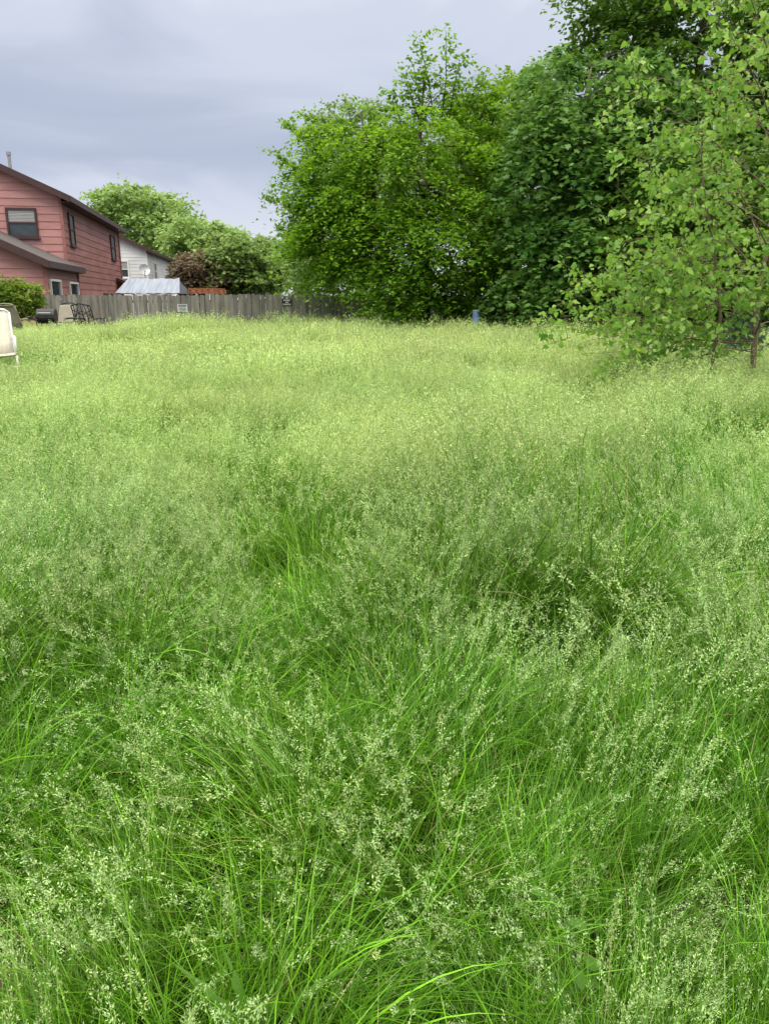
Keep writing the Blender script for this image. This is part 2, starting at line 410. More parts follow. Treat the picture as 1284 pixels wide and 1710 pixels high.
def patch(name, S, pools, n, lean=(.05, .35), dirspread=.7, hvar=.14):
    V = []; F = []; C = []; o = 0; k = int(math.ceil(math.sqrt(n)))
    for i in range(k):
        for j in range(k):
            pool = pools[gr.choice(len(pools), p=None)] if isinstance(pools, list) and isinstance(pools[0], list) else pools
            v, f, c = pool[gr.integers(len(pool))]
            x = ((i + .5) / k - .5) * S + gr.uniform(-.6, .6) * S / k; y = ((j + .5) / k - .5) * S + gr.uniform(-.6, .6) * S / k
            a = gr.normal(0, dirspread); ln = gr.uniform(*lean)
            m = np.array(Matrix.Rotation(a, 3, 'Z') @ Matrix.Rotation(ln, 3, 'Y') @ Matrix.Rotation(gr.normal(0, .6), 3, 'Z'))
            sc_ = 1 + gr.normal(0, hvar * .6) + hvar * .5 * math.sin(x / S * 5 + i)
            v2 = (v * sc_) @ m.T + np.array([x, y, 0]); v2[:, 2] = np.maximum(v2[:, 2], .004)
            V.append(v2); F.append(f + o); C.append(c * gr.uniform(.75, 1.22)); o += len(v)
    V = np.concatenate(V); F = np.concatenate(F); C = np.concatenate(C)
    me = bpy.data.meshes.new(name); nv = len(V); nf = len(F)
    me.vertices.add(nv); me.vertices.foreach_set('co', V.reshape(-1).astype(np.float32))
    me.loops.add(nf * 4); me.loops.foreach_set('vertex_index', F.reshape(-1)); me.polygons.add(nf); me.polygons.foreach_set('loop_start', np.arange(0, nf * 4, 4, dtype=np.int32))
    a_ = me.attributes.new('col', 'FLOAT_COLOR', 'POINT'); a_.data.foreach_set('color', np.concatenate([C, np.ones((nv, 1))], 1).astype(np.float32).reshape(-1))
    me.update(calc_edges=True); me.materials.append(gm); me.shade_smooth()
    return bpy.data.objects.new(name, me)
S0, S1, S2 = .40, .85, 1.6
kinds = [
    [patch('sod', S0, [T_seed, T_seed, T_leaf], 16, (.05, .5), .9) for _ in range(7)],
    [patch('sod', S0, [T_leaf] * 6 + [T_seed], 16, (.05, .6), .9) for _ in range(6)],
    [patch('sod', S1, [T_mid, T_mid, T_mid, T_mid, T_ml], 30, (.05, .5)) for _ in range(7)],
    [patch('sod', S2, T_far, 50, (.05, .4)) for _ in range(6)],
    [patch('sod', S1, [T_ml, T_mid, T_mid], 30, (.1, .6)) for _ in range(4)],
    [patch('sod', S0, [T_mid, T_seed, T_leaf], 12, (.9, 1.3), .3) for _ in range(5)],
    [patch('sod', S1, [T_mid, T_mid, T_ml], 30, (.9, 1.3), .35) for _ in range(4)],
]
print('sod faces', [len(k[0].data.polygons) for k in kinds])

def nz2(x, y, s, o=0): return mnoise.noise(Vector((x * s, y * s, o)))
LODGE = [(1.0, 4.2, .6, 2.6), (.85, 2.75, .48, 1.2), (2.0, 5.3, .7, 3.6), (1.75, 3.3, .4, .3), (.6, 5.6, .6, 1.0), (3.2, 7.0, .8, 2.2), (-2.2, 7.6, .7, .4), (2.7, 9.4, .9, 1.0), (-.5, 3.7, .3, 4.4)]
LEAFY = [(-.80, 2.35, .42), (-.12, 2.45, .34), (-.60, 1.62, .28), (.28, 1.66, .24), (-.15, 1.35, .2), (1.0, 2.1, .2)]
pts = []; rots = []; scl = []; idx = []; tone = []; kd = []
FA = (-10.2, 24.0); FB = (3.2, 28.6)
def fence_y(x): return FA[1] + (x - FA[0]) * (FB[1] - FA[1]) / (FB[0] - FA[0])
def put(x, y, k):
    if math.hypot((x + .92) / .23, (y - 1.33) / .30) < 1: return
    tx = nz2(x, y, .9, 1) * .14; ty = nz2(x, y, .9, 5) * .14
    mag = math.hypot(tx, ty); ax = Vector((-ty, tx, 0)) if mag > 1e-6 else Vector((1, 0, 0))
    rz = random.uniform(0, 6.283)
    if k in (0, 1, 2, 4): rz = nz2(x, y, .7, 31) * 5 + nz2(x, y, .25, 33) * 5 + random.uniform(-.7, .7)
    s = 1.0 + .32 * nz2(x, y, .9, 9) + random.uniform(-.13, .13)
    for (lx, ly, lr) in LEAFY:
        if k in (0, 1) and math.hypot(x - lx, y - ly) < lr: k = 1
    for (lx, ly, lr, la) in LODGE:
        d = math.hypot(x - lx, y - ly) / lr
        if d < 1 and k in (0, 1, 2, 4):
            k = 5 if k < 2 else 6; rz = la + math.atan2(y - ly, x - lx) * .5 + random.uniform(-.3, .3); s = random.uniform(.85, 1.05); break
        elif d < 1.8 and k in (0, 1, 2, 4): s *= 1.09
    m = Matrix.Rotation(mag, 3, ax) @ Matrix.Rotation(rz, 3, 'Z')
    s *= 1 - .32 * sstep(-5.4, -6.8, x) * sstep(12.4, 13.6, y)
    s *= 1 - .30 * sstep(1.7, .9, math.hypot(x + 6.1, y - 11.4))
    if k == 1: s *= .93
    if y < 2.0: s *= .85
    s *= 1 - .3 * sstep(.6, .3, math.hypot(x + .92, y - 1.33))
    pts.append((x, y, ground_h(x, y) - .01)); rots.append(tuple(m.to_euler())); scl.append(s)
    idx.append(random.randrange(len(kinds[k]))); tone.append(min(1, max(0, .5 + .75 * nz2(x, y, .5, 14) + random.uniform(-.2, .2)))); kd.append(k)
def scatter(y0, y1, step, half, chooser):
    y = y0
    while y < y1:
        hw = half(y); x = -hw
        while x < hw:
            xx = x + random.uniform(-.35, .35) * step; yy = y + random.uniform(-.35, .35) * step
            if not (yy > 20 and yy > fence_y(xx) - .95 and xx < 3.4):
                put(xx, yy, chooser(xx, yy))
            x += step
        y += step
def near_choice(x, y):
    v = nz2(x, y, 1.5, 20) + .5 * nz2(x, y, 3.5, 23)
    thr = -.05 - .16 * max(0, y - 1.7) / 2.6
    return 0 if v + random.uniform(-.12, .12) > thr else 1
def mid_choice(x, y):
    v = nz2(x, y, 1.1, 20) + random.uniform(-.2, .2)
    return 2 if v > -.25 - .06 * (y - 4.5) else 4
scatter(.62, 4.6, .315, lambda y: y * .56 + 1.0, near_choice)
scatter(4.85, 11, .64, lambda y: y * .56 + 1.3, mid_choice)
scatter(11.6, 31, 1.28, lambda y: y * .58 + 1.2, lambda x, y: 3)
for i in range(60):
    xx = -10 + 13 * i / 59; pts.append((xx, fence_y(xx) - .55, ground_h(xx, fence_y(xx)) - .01)); rots.append((0, 0, random.uniform(0, 6.28))); scl.append(.55); idx.append(i % 6); tone.append(.5); kd.append(3)
me = bpy.data.meshes.new('tall_grass'); n = len(pts)
me.vertices.add(n); me.vertices.foreach_set('co', np.array(pts, dtype=np.float32).reshape(-1))
a = me.attributes.new('rot', 'FLOAT_VECTOR', 'POINT'); a.data.foreach_set('vector', np.array(rots, dtype=np.float32).reshape(-1))
a = me.attributes.new('scl', 'FLOAT', 'POINT'); a.data.foreach_set('value', np.array(scl, dtype=np.float32))
a = me.attributes.new('tone', 'FLOAT', 'POINT'); a.data.foreach_set('value', np.array(tone, dtype=np.float32))
a = me.attributes.new('idx', 'INT', 'POINT'); a.data.foreach_set('value', np.array(idx, dtype=np.int32))
for k in range(len(kinds)):
    a = me.attributes.new('k%d' % k, 'BOOLEAN', 'POINT'); a.data.foreach_set('value', np.array([q == k for q in kd], dtype=bool))
me.materials.append(gm)
grass = bpy.data.objects.new('tall_grass', me); COL.objects.link(grass)
tag(grass, 'tall unmown meadow grass with pale green seed heads filling the yard', 'grass', kind='stuff')
ng = bpy.data.node_groups.new('grass_scatter', 'GeometryNodeTree')
ng.interface.new_socket('Geometry', in_out='INPUT', socket_type='NodeSocketGeometry')
ng.interface.new_socket('Geometry', in_out='OUTPUT', socket_type='NodeSocketGeometry')
gi = N(ng, 'NodeGroupInput'); go = N(ng, 'NodeGroupOutput'); jn = N(ng, 'GeometryNodeJoinGeometry')
def named(nm, ty):
    q = N(ng, 'GeometryNodeInputNamedAttribute', data_type=ty); q.inputs['Name'].default_value = nm; return q.outputs[0]
e2r = N(ng, 'FunctionNodeEulerToRotation'); ng.links.new(named('rot', 'FLOAT_VECTOR'), e2r.inputs[0])
for k, ls in enumerate(kinds):
    g2 = N(ng, 'GeometryNodeGeometryToInstance')
    for o in ls:
        oi = N(ng, 'GeometryNodeObjectInfo'); oi.inputs['Object'].default_value = o
        ng.links.new(oi.outputs['Geometry'], g2.inputs[0])
    ip = N(ng, 'GeometryNodeInstanceOnPoints'); ng.links.new(gi.outputs[0], ip.inputs['Points'])
    ng.links.new(named('k%d' % k, 'BOOLEAN'), ip.inputs['Selection'])
    ng.links.new(g2.outputs[0], ip.inputs['Instance']); ip.inputs['Pick Instance'].default_value = True
    ng.links.new(named('idx', 'INT'), ip.inputs['Instance Index'])
    ng.links.new(e2r.outputs[0], ip.inputs['Rotation']); ng.links.new(named('scl', 'FLOAT'), ip.inputs['Scale'])
    ng.links.new(ip.outputs[0], jn.inputs[0])
ng.links.new(jn.outputs[0], go.inputs[0])
md = grass.modifiers.new('scatter', 'NODES'); md.node_group = ng

# ------------------------------------------------------------------ houses
def siding(mb, o, d, nrm_, z0, z1, lim, h=.26, lap=.022):
    o = Vector(o); d = Vector(d); n_ = Vector(nrm_); z = z0
    while z < z1 - 1e-4:
        zt = min(z + h, z1); a0, b0 = lim(z); a1, b1 = lim(zt)
        if b0 - a0 < .02: break
        q = lambda s, zz, off: o + d * s + Vector((0, 0, zz)) + n_ * off
        mb.poly(q(a0, z, lap), q(b0, z, lap), q(b1, zt, .002), q(a1, zt, .002))
        mb.poly(q(a0, z, 0), q(b0, z, 0), q(b0, z, lap), q(a0, z, lap))
        z = zt
def window(parent, c, d, n_, wd, ht, fm, gm_, double=True, blind=None, fw=.07):
    c = Vector(c); d = Vector(d); n_ = Vector(n_)
    mt = Matrix((d, n_, Vector((0, 0, 1)))).transposed()
    f = MB()
    for s in (-1, 1):
        f.box(c + d * s * (wd / 2 - fw / 2) + n_ * .045, (fw, .07, ht), mt)
        f.box(c + Vector((0, 0, s * (ht / 2 - fw / 2))) + n_ * .047, (wd - 2 * fw, .066, fw), mt)
    if double: f.box(c + n_ * .05, (wd - 2 * fw, .05, fw * .7), mt)
    w_ = f.build('window', fm, parent)
    p_ = MB(); p_.box(c + n_ * .028, (wd - 2 * fw - .004, .012, ht - 2 * fw - .004), mt); p_.build('pane', gm_, w_)
    s_ = MB(); s_.box(c + n_ * .06 - Vector((0, 0, ht / 2 + .025)), (wd + .1, .1, .045), mt); s_.build('sill', fm, w_)
    if blind:
        bl = MB(); z = ht / 2 - fw
        while z > ht * blind - ht / 2:
            bl.box(c + n_ * .037 + Vector((0, 0, z - .02)), (wd - 2 * fw - .01, .004, .035), mt); z -= .05
        bl.build('blind', M['blind'], w_)
    return w_

def gable_house(root, W, D, x0, y0, zb, ze, pitch, mf, ms_, roofm, trimm, pre='', oh=.4, og=.35, bh=.26):
    zr = ze + pitch * W / 2
    def lim(z):
        if z <= ze: return (0, W)
        k = (z - ze) / pitch; return (k, W - k)
    f = MB(); siding(f, (x0 - W, y0, 0), (1, 0, 0), (0, -1, 0), zb, zr, lim, bh); f.build(pre + 'front_wall', mf, root)
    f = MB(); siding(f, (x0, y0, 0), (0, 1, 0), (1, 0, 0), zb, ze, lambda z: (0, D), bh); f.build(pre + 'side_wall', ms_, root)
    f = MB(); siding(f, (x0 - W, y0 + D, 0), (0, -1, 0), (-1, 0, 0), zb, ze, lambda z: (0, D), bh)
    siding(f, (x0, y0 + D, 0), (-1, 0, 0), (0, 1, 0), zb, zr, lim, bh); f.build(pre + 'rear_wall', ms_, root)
    th = .14; xm = x0 - W / 2; r_ = MB()
    for s in (-1, 1):
        xe = xm + s * (W / 2 + oh); zz = ze - pitch * oh
        prof = [(xm, y0 - og, zr + .02), (xe, y0 - og, zz + .02), (xe, y0 - og, zz + .02 + th), (xm, y0 - og, zr + .02 + th)]
        if s > 0: prof = prof[::-1]
        r_.prism(prof, (0, D + 2 * og, 0))
    ro = r_.build(pre + 'roof', roofm, root)
    for s in (-1, 1):
        xe = xm + s * (W / 2 + oh + .02); zz = ze - pitch * (oh + .02)
        prof = [(xm, y0 - og - .03, zr - .06), (xe, y0 - og - .03, zz - .06), (xe, y0 - og - .03, zz + th + .035), (xm, y0 - og - .03, zr + th + .035)]
        fa = MB(); fa.prism(prof, (0, .028, 0)); fa.build('bargeboard', trimm, ro)
        fa = MB(); fa.box((xe + s * .02, y0 + D / 2, zz + .06), (.05, D + 2 * og + .02, .2)); fa.build('gutter', trimm, ro)
        fa = MB(); fa.box((xm + s * (W / 2 + oh / 2), y0 + D / 2, zz - .05), (oh - .02, D + 2 * og - .1, .02)); fa.build('soffit', trimm, ro)
    for (cx_, cy_) in ((x0 + .02, y0 - .02), (x0 + .02, y0 + D + .02), (x0 - W - .02, y0 - .02)):
        c = MB(); c.box((cx_, cy_, (zb + ze) / 2), (.1, .1, ze - zb - .02)); c.build('corner_board', ms_, root)
    return ro

phi = R(10.1)
HR = thing('red_house', 'two storey house with faded red lap siding behind the fence at the far left', 'house', (-11.83, 30, .2), phi)
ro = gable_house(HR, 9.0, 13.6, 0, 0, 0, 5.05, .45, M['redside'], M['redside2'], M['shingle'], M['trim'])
vp = MB(); vp.tube([(-2.1, 2.2, 5.6), (-2.1, 2.2, 6.75)], .06, 10); vp.tube([(-2.1, 2.2, 6.7), (-2.1, 2.2, 6.82)], .085, 10); vp.build('vent_pipe', M['metal'], ro)
window(HR, (-1.36, 0, 4.1), (1, 0, 0), (0, -1, 0), 1.05, 1.02, M['trim'], M['glass'], True, .5)
for yy, zz, ww, hh in ((1.5, 4.0, .9, 1.2), (11.4, 3.95, 1.3, 1.2)):
    window(HR, (0, yy, zz), (0, 1, 0), (1, 0, 0), ww, hh, M['trim'], M['screen'])
window(HR, (0, 8.0, 1.15), (0, 1, 0), (1, 0, 0), 1.2, 1.1, M['trim'], M['glass'])
window(HR, (0, 9.9, 1.15), (0, 1, 0), (1, 0, 0), 1.0, 1.1, M['trim'], M['glass'])
gable_house(HR, 7.0, 4.95, .35, -5.0, 0, 2.5, .46, M['redside'], M['redside2'], M['shingle'], M['trim'], 'wing_', oh=.2)
window(HR, (.35, -3.9, 1.42), (0, 1, 0), (1, 0, 0), 1.5, 1.25, M['white'], M['glass'])
window(HR, (.35, -1.0, 1.42), (0, 1, 0), (1, 0, 0), 1.5, 1.2, M['white'], M['glass'])
pr = MB()
pr.prism([(0.03, 11.6, 2.35), (1.0, 11.6, 2.02), (1.0, 11.6, 2.14), (.03, 11.6, 2.5)], (0, 2.2, 0)); pr.build('porch_roof', M['trim'], HR)

HW = thing('white_house', 'white sided house with brown roof edge standing behind the red house', 'house', (-16.2, 55, .2), R(8.7))
gable_house(HW, 9.0, 13.7, 0, 0, 0, 4.7, .45, M['whiteside'], M['whiteside'], M['shingle'], M['trim'], oh=.35, bh=.22)
window(HW, (-1.7, 0, 3.4), (1, 0, 0), (0, -1, 0), 1.05, 1.15, M['white'], M['glass'], True, .55, .09)
window(HW, (0, 4.0, 3.4), (0, 1, 0), (1, 0, 0), 1.1, 1.2, M['white'], M['glass'])
window(HW, (-1.7, 0, 1.2), (1, 0, 0), (0, -1, 0), 1.05, 1.15, M['white'], M['glass'], True, None, .09)

c = P(241, 451, 54.2)
SD = thing('satellite_dish', 'small grey satellite dish on the corner of the white house', 'satellite dish', tuple(c))
d_ = MB(); rings = 6; seg = 20; vs = [(0, 0, 0)]; fs = []
for i in range(1, rings + 1):
    rr = .36 * i / rings
    for k in range(seg): an = 6.2832 * k / seg; vs.append((rr * math.cos(an), -.9 * rr * rr, rr * 1.1 * math.sin(an)))
for k in range(seg): fs.append((0, 1 + k, 1 + (k + 1) % seg))
for i in range(rings - 1):
    for k in range(seg): fs.append((1 + i * seg + k, 1 + (i + 1) * seg + k, 1 + (i + 1) * seg + (k + 1) % seg, 1 + i * seg + (k + 1) % seg))
d_.add(vs, fs); o = d_.build('dish', M['metal'], SD, True); o.rotation_euler = (R(-25), 0, R(30))
m_ = MB(); m_.tube([(0, .02, 0), (0, .12, -.1), (0, .12, -.6), (0.05, .72, -.7)], .028, 8); m_.build('mast', M['metal'], SD)
m_ = MB(); m_.tube([(.0, -.03, -.34), (.16, -.42, -.1)], .016, 6); m_.box((.17, -.45, -.08), (.07, .12, .07)); m_.build('feed_arm', M['metal'], SD)

a0 = P(192, 490, 29); a1 = P(300, 490, 29)
TS = thing('tarp_shelter', 'low pitched shelter covered with a silver tarp behind the fence', 'shelter', ((a0.x + a1.x) / 2, 30, .26))
wd = a1.x - a0.x; ze = a0.z - .26 + .02; zr = P(250, 464, 30).z - .26
tm = MB(); nxs, nys = 24, 16
def tarp_z(u, v):
    return ze + (zr - ze) * (1 - abs(2 * v - 1)) + .015 * math.sin(u * 40) * (1 - abs(2 * v - 1) * .4) - .05 * math.sin(u * 3.14 * 3) ** 2 * (.5 - abs(v - .5))
for j in range(nys + 1):
    for i in range(nxs + 1):
        u, v = i / nxs, j / nys; inset = .22 * (1 - abs(2 * v - 1))
        tm.v.append(((-wd / 2 + inset) + u * (wd - 2 * inset), -1 + 2 * v, tarp_z(u, v)))
tm.f = [(j * (nxs + 1) + i, j * (nxs + 1) + i + 1, (j + 1) * (nxs + 1) + i + 1, (j + 1) * (nxs + 1) + i) for j in range(nys) for i in range(nxs)]
tm.build('tarp', M['tarp'], TS, True)
for s in (-1, 1):
    e_ = MB(); e_.poly((s * (wd / 2 - .03), -1, ze - .02), (s * (wd / 2 - .03), 1, ze - .02), (s * (wd / 2 - .25), 0, zr - .05)); e_.build('end_flap', M['tarpdark'], TS)
for sx_ in (-1, 1):
    for sy_ in (-1, 1):
        p_ = MB(); p_.tube([(sx_ * (wd / 2 - .08), sy_ * .93, -.02), (sx_ * (wd / 2 - .08), sy_ * .93, ze - .0)], .035, 8); p_.build('post', M['metal'], TS)
q0 = P(303, 481, 31.5); q1 = P(370, 481, 31.5)
PG = thing('pergola', 'orange cedar pergola frame showing just above the fence top', 'pergola', ((q0.x + q1.x) / 2, 31.5, .26))
wd = q1.x - q0.x; zt = q0.z - .26
for sy_ in (-.9, .9):
    for sx_ in (-1, 1):
        p_ = MB(); p_.box((sx_ * (wd / 2 - .15), sy_, (zt - .2) / 2), (.1, .1, zt - .2)); p_.build('post', M['cedar'], PG)
    p_ = MB(); p_.box((0, sy_, zt - .13), (wd, .06, .14)); p_.build('beam', M['cedar'], PG)
for i in range(7):
    p_ = MB(); p_.box((-wd / 2 + .1 + i * (wd - .2) / 6, 0, zt - .03), (.045, 2.2, .06)); p_.build('rafter', M['cedar'], PG)

# ------------------------------------------------------------------ fence
fl = math.hypot(FB[0] - FA[0], FB[1] - FA[1]); fa_ = math.atan2(FB[1] - FA[1], FB[0] - FA[0])
FN = thing('wooden_fence', 'weathered grey vertical board fence across the back of the yard', 'fence', (FA[0], FA[1], 0), fa_)
nbay = 6; bay = fl / nbay
def fgh(s):
    return ground_h(FA[0] + math.cos(fa_) * s, FA[1] + math.sin(fa_) * s)
for k in range(nbay):
    pm = MB(); x = k * bay + .004; top = 1.755 + random.uniform(-.015, .02)
    while x < (k + 1) * bay - .05:
        wb = min(.135 + random.uniform(-.004, .004), (k + 1) * bay - x); h = top + random.uniform(-.022, .018); g0 = fgh(x) - .02; dy = random.uniform(-.006, .006); tl = random.uniform(-.008, .008)
        c_ = .028
        pm.prism([(x, dy, g0), (x + wb, dy, g0), (x + wb + tl, dy, h - c_), (x + wb - c_ + tl, dy, h), (x + c_ + tl, dy, h), (x + tl, dy, h - c_)], (0, .02, 0))
        x += wb + random.uniform(.006, .018)
    pm.build('board_panel', M['fence'], FN)
    for zz in (.55, 1.05, 1.55):
        rl = MB(); rl.box(((k + .5) * bay, .055, zz), (bay - .1, .04, .09)); rl.build('rail', M['fence'], FN)
for k in range(nbay + 1):
    p_ = MB(); g0 = fgh(k * bay); p_.box((k * bay, .085, (g0 - .1 + 1.72) / 2), (.09, .09, 1.72 - g0 + .1)); p_.build('post', M['fence'], FN)
def fence_sign(px, py, wpx, hpx, plate, ink, label, rows):
    best = min((abs(642 + 1284 * (FA[0] + math.cos(fa_) * s) / (P(642, py, FA[1] + math.sin(fa_) * s) - Vector((0, 0, CAMZ))).dot(Vector((0, math.cos(PITCH), -math.sin(PITCH)))) - px), s) for s in np.linspace(0, fl, 1200))
    s = best[1]; x = FA[0] + math.cos(fa_) * s; y = FA[1] + math.sin(fa_) * s
    k = SC(py, y); z = P(px, py, y).z; W_, H_ = wpx * k, hpx * k
    off = Vector((math.sin(fa_), -math.cos(fa_), 0)) * .016
    t_ = thing('fence_sign', label, 'sign', (x + off.x, y + off.y, z), fa_)
    p_ = MB(); p_.box((0, 0, 0), (W_, .008, H_)); p_.build('plate', plate, t_)
    for (yy, hh, x0, x1, nlet) in rows:
        b_ = MB(); lw = (x1 - x0) / nlet
        for i in range(nlet):
            xx = (x0 + (i + .5) * lw) * W_; b_.box((xx, -.0065, yy * H_), (lw * W_ * .72, .005, hh * H_))
        b_.build('lettering', ink, t_)
fence_sign(305, 514, 16, 12, M['signwhite'], M['signink'], 'white rectangular sign with dark lettering fixed to the grey fence', [(.30, .24, -.42, .42, 7), (-.02, .13, -.36, .36, 9), (-.22, .08, -.4, .4, 12), (-.36, .07, -.3, .3, 10)])
fence_sign(479, 504, 16, 11, M['signblack'], M['signwhite'], 'black rectangular sign with white lettering on the fence beside the tree', [(.26, .24, -.36, .36, 4), (-.06, .16, -.15, .2, 3), (-.33, .18, -.42, .42, 7)])

# ------------------------------------------------------------------ garden furniture
def patio_chair(label, loc, rz, fm, sm, style, name='patio_chair', group=None, sc_=1.0):
    t_ = thing(name, label, 'chair', loc, rz, group); t_.scale = (sc_,) * 3
    W2 = .28
    for s in (-1, 1):
        x = s * W2; f = MB()
        f.tube([(x, -.28, .41), (x, -.30, .2), (x, -.24, .02), (x, -.1, 0), (x, .2, 0), (x, .30, .03), (x, .26, .22), (x, .18, .41)], .016, 8)
        f.build('leg_frame', fm, t_, True)
        f = MB(); f.tube([(x, .20, .38), (x, .27, .62), (x, .36, .86), (x, .42, 1.0)], .016, 8); f.build('back_frame', fm, t_, True)
        f = MB(); f.tube([(x, -.28, .40), (x, -.30, .58), (x, -.25, .645), (x, 0, .66), (x, .28, .645)], [.015, .015, .022, .024, .018], 8); f.build('armrest', fm, t_, True)
    if style == 'sling':
        prof = [(-.30, .425), (-.26, .43), (-.1, .40), (.1, .385), (.19, .42), (.25, .58), (.32, .76), (.39, .93), (.44, 1.03), (.46, 1.035)]
        def sheet(pr_):
            b_ = MB(); n_ = 9
            for (y, z) in pr_:
                for i in range(n_):
                    u = -1 + 2 * i / (n_ - 1); b_.v.append((u * (W2 - .012), y + .02 * (1 - u * u), z - .02 * (1 - u * u)))
            for j in range(len(pr_) - 1):
                for i in range(n_ - 1): b_.f.append((j * n_ + i, j * n_ + i + 1, (j + 1) * n_ + i + 1, (j + 1) * n_ + i))
            return b_
        for nm, sl in (('seat', prof[:5]), ('backrest', prof[4:])):
            o = sheet(sl).build(nm, sm, t_, True); md_ = o.modifiers.new('thick', 'SOLIDIFY'); md_.thickness = .014
        f = MB(); f.tube([(-W2, .425, 1.0), (-W2 + .06, .45, 1.045), (0, .46, 1.06), (W2 - .06, .45, 1.045), (W2, .425, 1.0)], .016, 8); f.build('top_rail', fm, t_, True)
    else:
        f = MB(); f.box((0, -.05, .415), (W2 * 2 - .03, .48, .025)); f.build('seat', fm if style == 'lattice' else sm, t_)
        if style == 'cushion':
            f = MB(); mt = Matrix.Rotation(R(-19), 3, 'X'); f.box((0, .29, .76), (W2 * 2 - .06, .08, .52), mt); o = f.build('back_cushion', sm, t_)
            bv = o.modifiers.new('bev', 'BEVEL'); bv.width = .035; bv.segments = 3
            f = MB(); f.box((0, -.05, .47), (W2 * 2 - .05, .5, .09)); o = f.build('seat_cushion', sm, t_); bv = o.modifiers.new('bev', 'BEVEL'); bv.width = .03; bv.segments = 3
            f = MB(); f.tube([(-W2, .42, 1.0), (-.15, .45, 1.055), (0, .46, 1.07), (.15, .45, 1.055), (W2, .42, 1.0)], .018, 8); f.build('top_rail', fm, t_, True)
        else:
            f = MB(); f.tube([(-W2, .42, 1.0), (-.2, .44, 1.03), (0, .46, 1.07), (.2, .44, 1.03), (W2, .42, 1.0)], .022, 8); f.build('top_rail', fm, t_, True)
            f = MB()
            for i in range(-2, 3):
                f.tube([(i * .1, .21, .44), (i * .1 + .035 * math.sin(i), .30, .7), (i * .1, .44, 1.04)], .011, 6)
            f.tube([(-W2, .26, .58), (W2, .26, .58)], .013, 6); f.tube([(-W2, .38, .9), (0, .33, .76), (W2, .38, .9)], .013, 6); f.tube([(-W2, .30, .7), (0, .37, .88), (W2, .30, .7)], .013, 6)
            f.build('back_lattice', fm, t_, True)
    return t_
def onground(px, Y, py=540):
    p = P(px, py, Y); return (p.x, Y, ground_h(p.x, Y) - .005)
patio_chair('cream sling garden chair with white frame at the left edge, nearest of the chairs', onground(-13, 12.0, 560), R(28), M['white'], M['cream'], 'sling', sc_=1.04)
patio_chair('beige sling chair standing between the shrub and the black grill', onground(34, 19.8), R(160), M['beige'], M['beige'], 'sling', sc_=.92)
patio_chair('dark framed patio chair with beige cushions beside the black grill', onground(103, 20.6), R(-12), M['black'], M['beige'], 'cushion', sc_=.93)
patio_chair('black metal patio chair with open patterned back in front of the fence', onground(150, 20.8), R(172), M['black'], M['black'], 'lattice', sc_=.93)
gl = onground(80, 19.9)
GR = thing('barbecue_grill', 'black barrel barbecue grill with closed lid among the patio chairs', 'grill', gl, R(8))
def half_barrel(z, r, w_, up):
    b_ = MB(); n_ = 10; prof = []
    for i in range(n_ + 1):
        an = math.pi * i / n_; prof.append((-w_ / 2, -r * math.cos(an), z + (r * math.sin(an) if up else -r * .8 * math.sin(an))))
    b_.prism(prof, (w_, 0, 0)); return b_
half_barrel(.64, .19, .42, False).build('fire_bowl', M['black'], GR); ld = half_barrel(.652, .195, .43, True).build('lid', M['black'], GR)
h_ = MB(); h_.tube([(-.15, -.19, .74), (-.15, -.235, .75), (.15, -.235, .75), (.15, -.19, .74)], .012, 6); h_.build('handle', M['metal'], ld)
h_ = MB(); h_.box((-.32, 0, .64), (.20, .32, .025)); h_.build('side_shelf', M['black'], GR)
for sx_ in (-1, 1):
    for sy_ in (-1, 1):
        l_ = MB(); l_.tube([(sx_ * .18, sy_ * .12, .55), (sx_ * .21, sy_ * .2, 0)], .014, 6); l_.build('leg', M['black'], GR)

bs = P(795, 528, 21.8)
BS = thing('blue_barrel', 'small pale blue barrel low in the gap right of the big drooping tree', 'barrel', (bs.x, 21.8, ground_h(bs.x, 21.8)))
zt = P(795, 519, 21.8).z - ground_h(bs.x, 21.8); rb = .11
f = MB(); zz = [0, .03, .3, .33, .36, .62, .65, .68, zt - .05, zt]
f.tube([(0, 0, max(0, min(zt, q))) for q in zz], [rb * .93, rb, rb, rb * 1.05, rb, rb, rb * 1.05, rb, rb, rb * .9], 20); f.build('body', M['blue'], BS, True)
f = MB(); f.tube([(0, 0, zt + .002), (0, 0, zt + .03)], rb * .95, 20); f.build('lid', M['white'], BS)

# ------------------------------------------------------------------ trees
b0 = P(700, 545, 24.3)
root = make_tree('broadleaf_tree', 'large bright green tree with drooping branches in front of the fence', (b0.x, 24.3), [
    EL(575, 285, 24.3, 75, 74, 1.9), EL(690, 275, 24.3, 105, 88, 2.4), EL(612, 385, 24, 104, 74, 2.2), EL(725, 405, 23.6, 108, 100, 2.4),
    EL(790, 255, 24.8, 58, 95, 1.9), EL(655, 475, 22.9, 46, 48, 1.0, 1.8), EL(735, 160, 24.3, 40, 36, .8, .5), EL(552, 412, 24, 56, 40, 1.2), EL(740, 475, 23.4, 50, 46, 1.1), EL(535, 330, 24, 44, 60, 1.2), EL(662, 512, 22.4, 32, 24, .7, 2.2), EL(600, 450, 23.4, 46, 24, .9, 1.4)],
    860, L_central, .14, TL=1.05, nt_=6, nl=13, droop=1.0, trunk_r=.17, stems=3, seed=2, elev=(-.1, .5), zmin=.1, nbranch=320, flat=.35, scat=.045, shell=.5, spread=.7)
r_ = np.random.default_rng(21)
B = np.array(root.location)
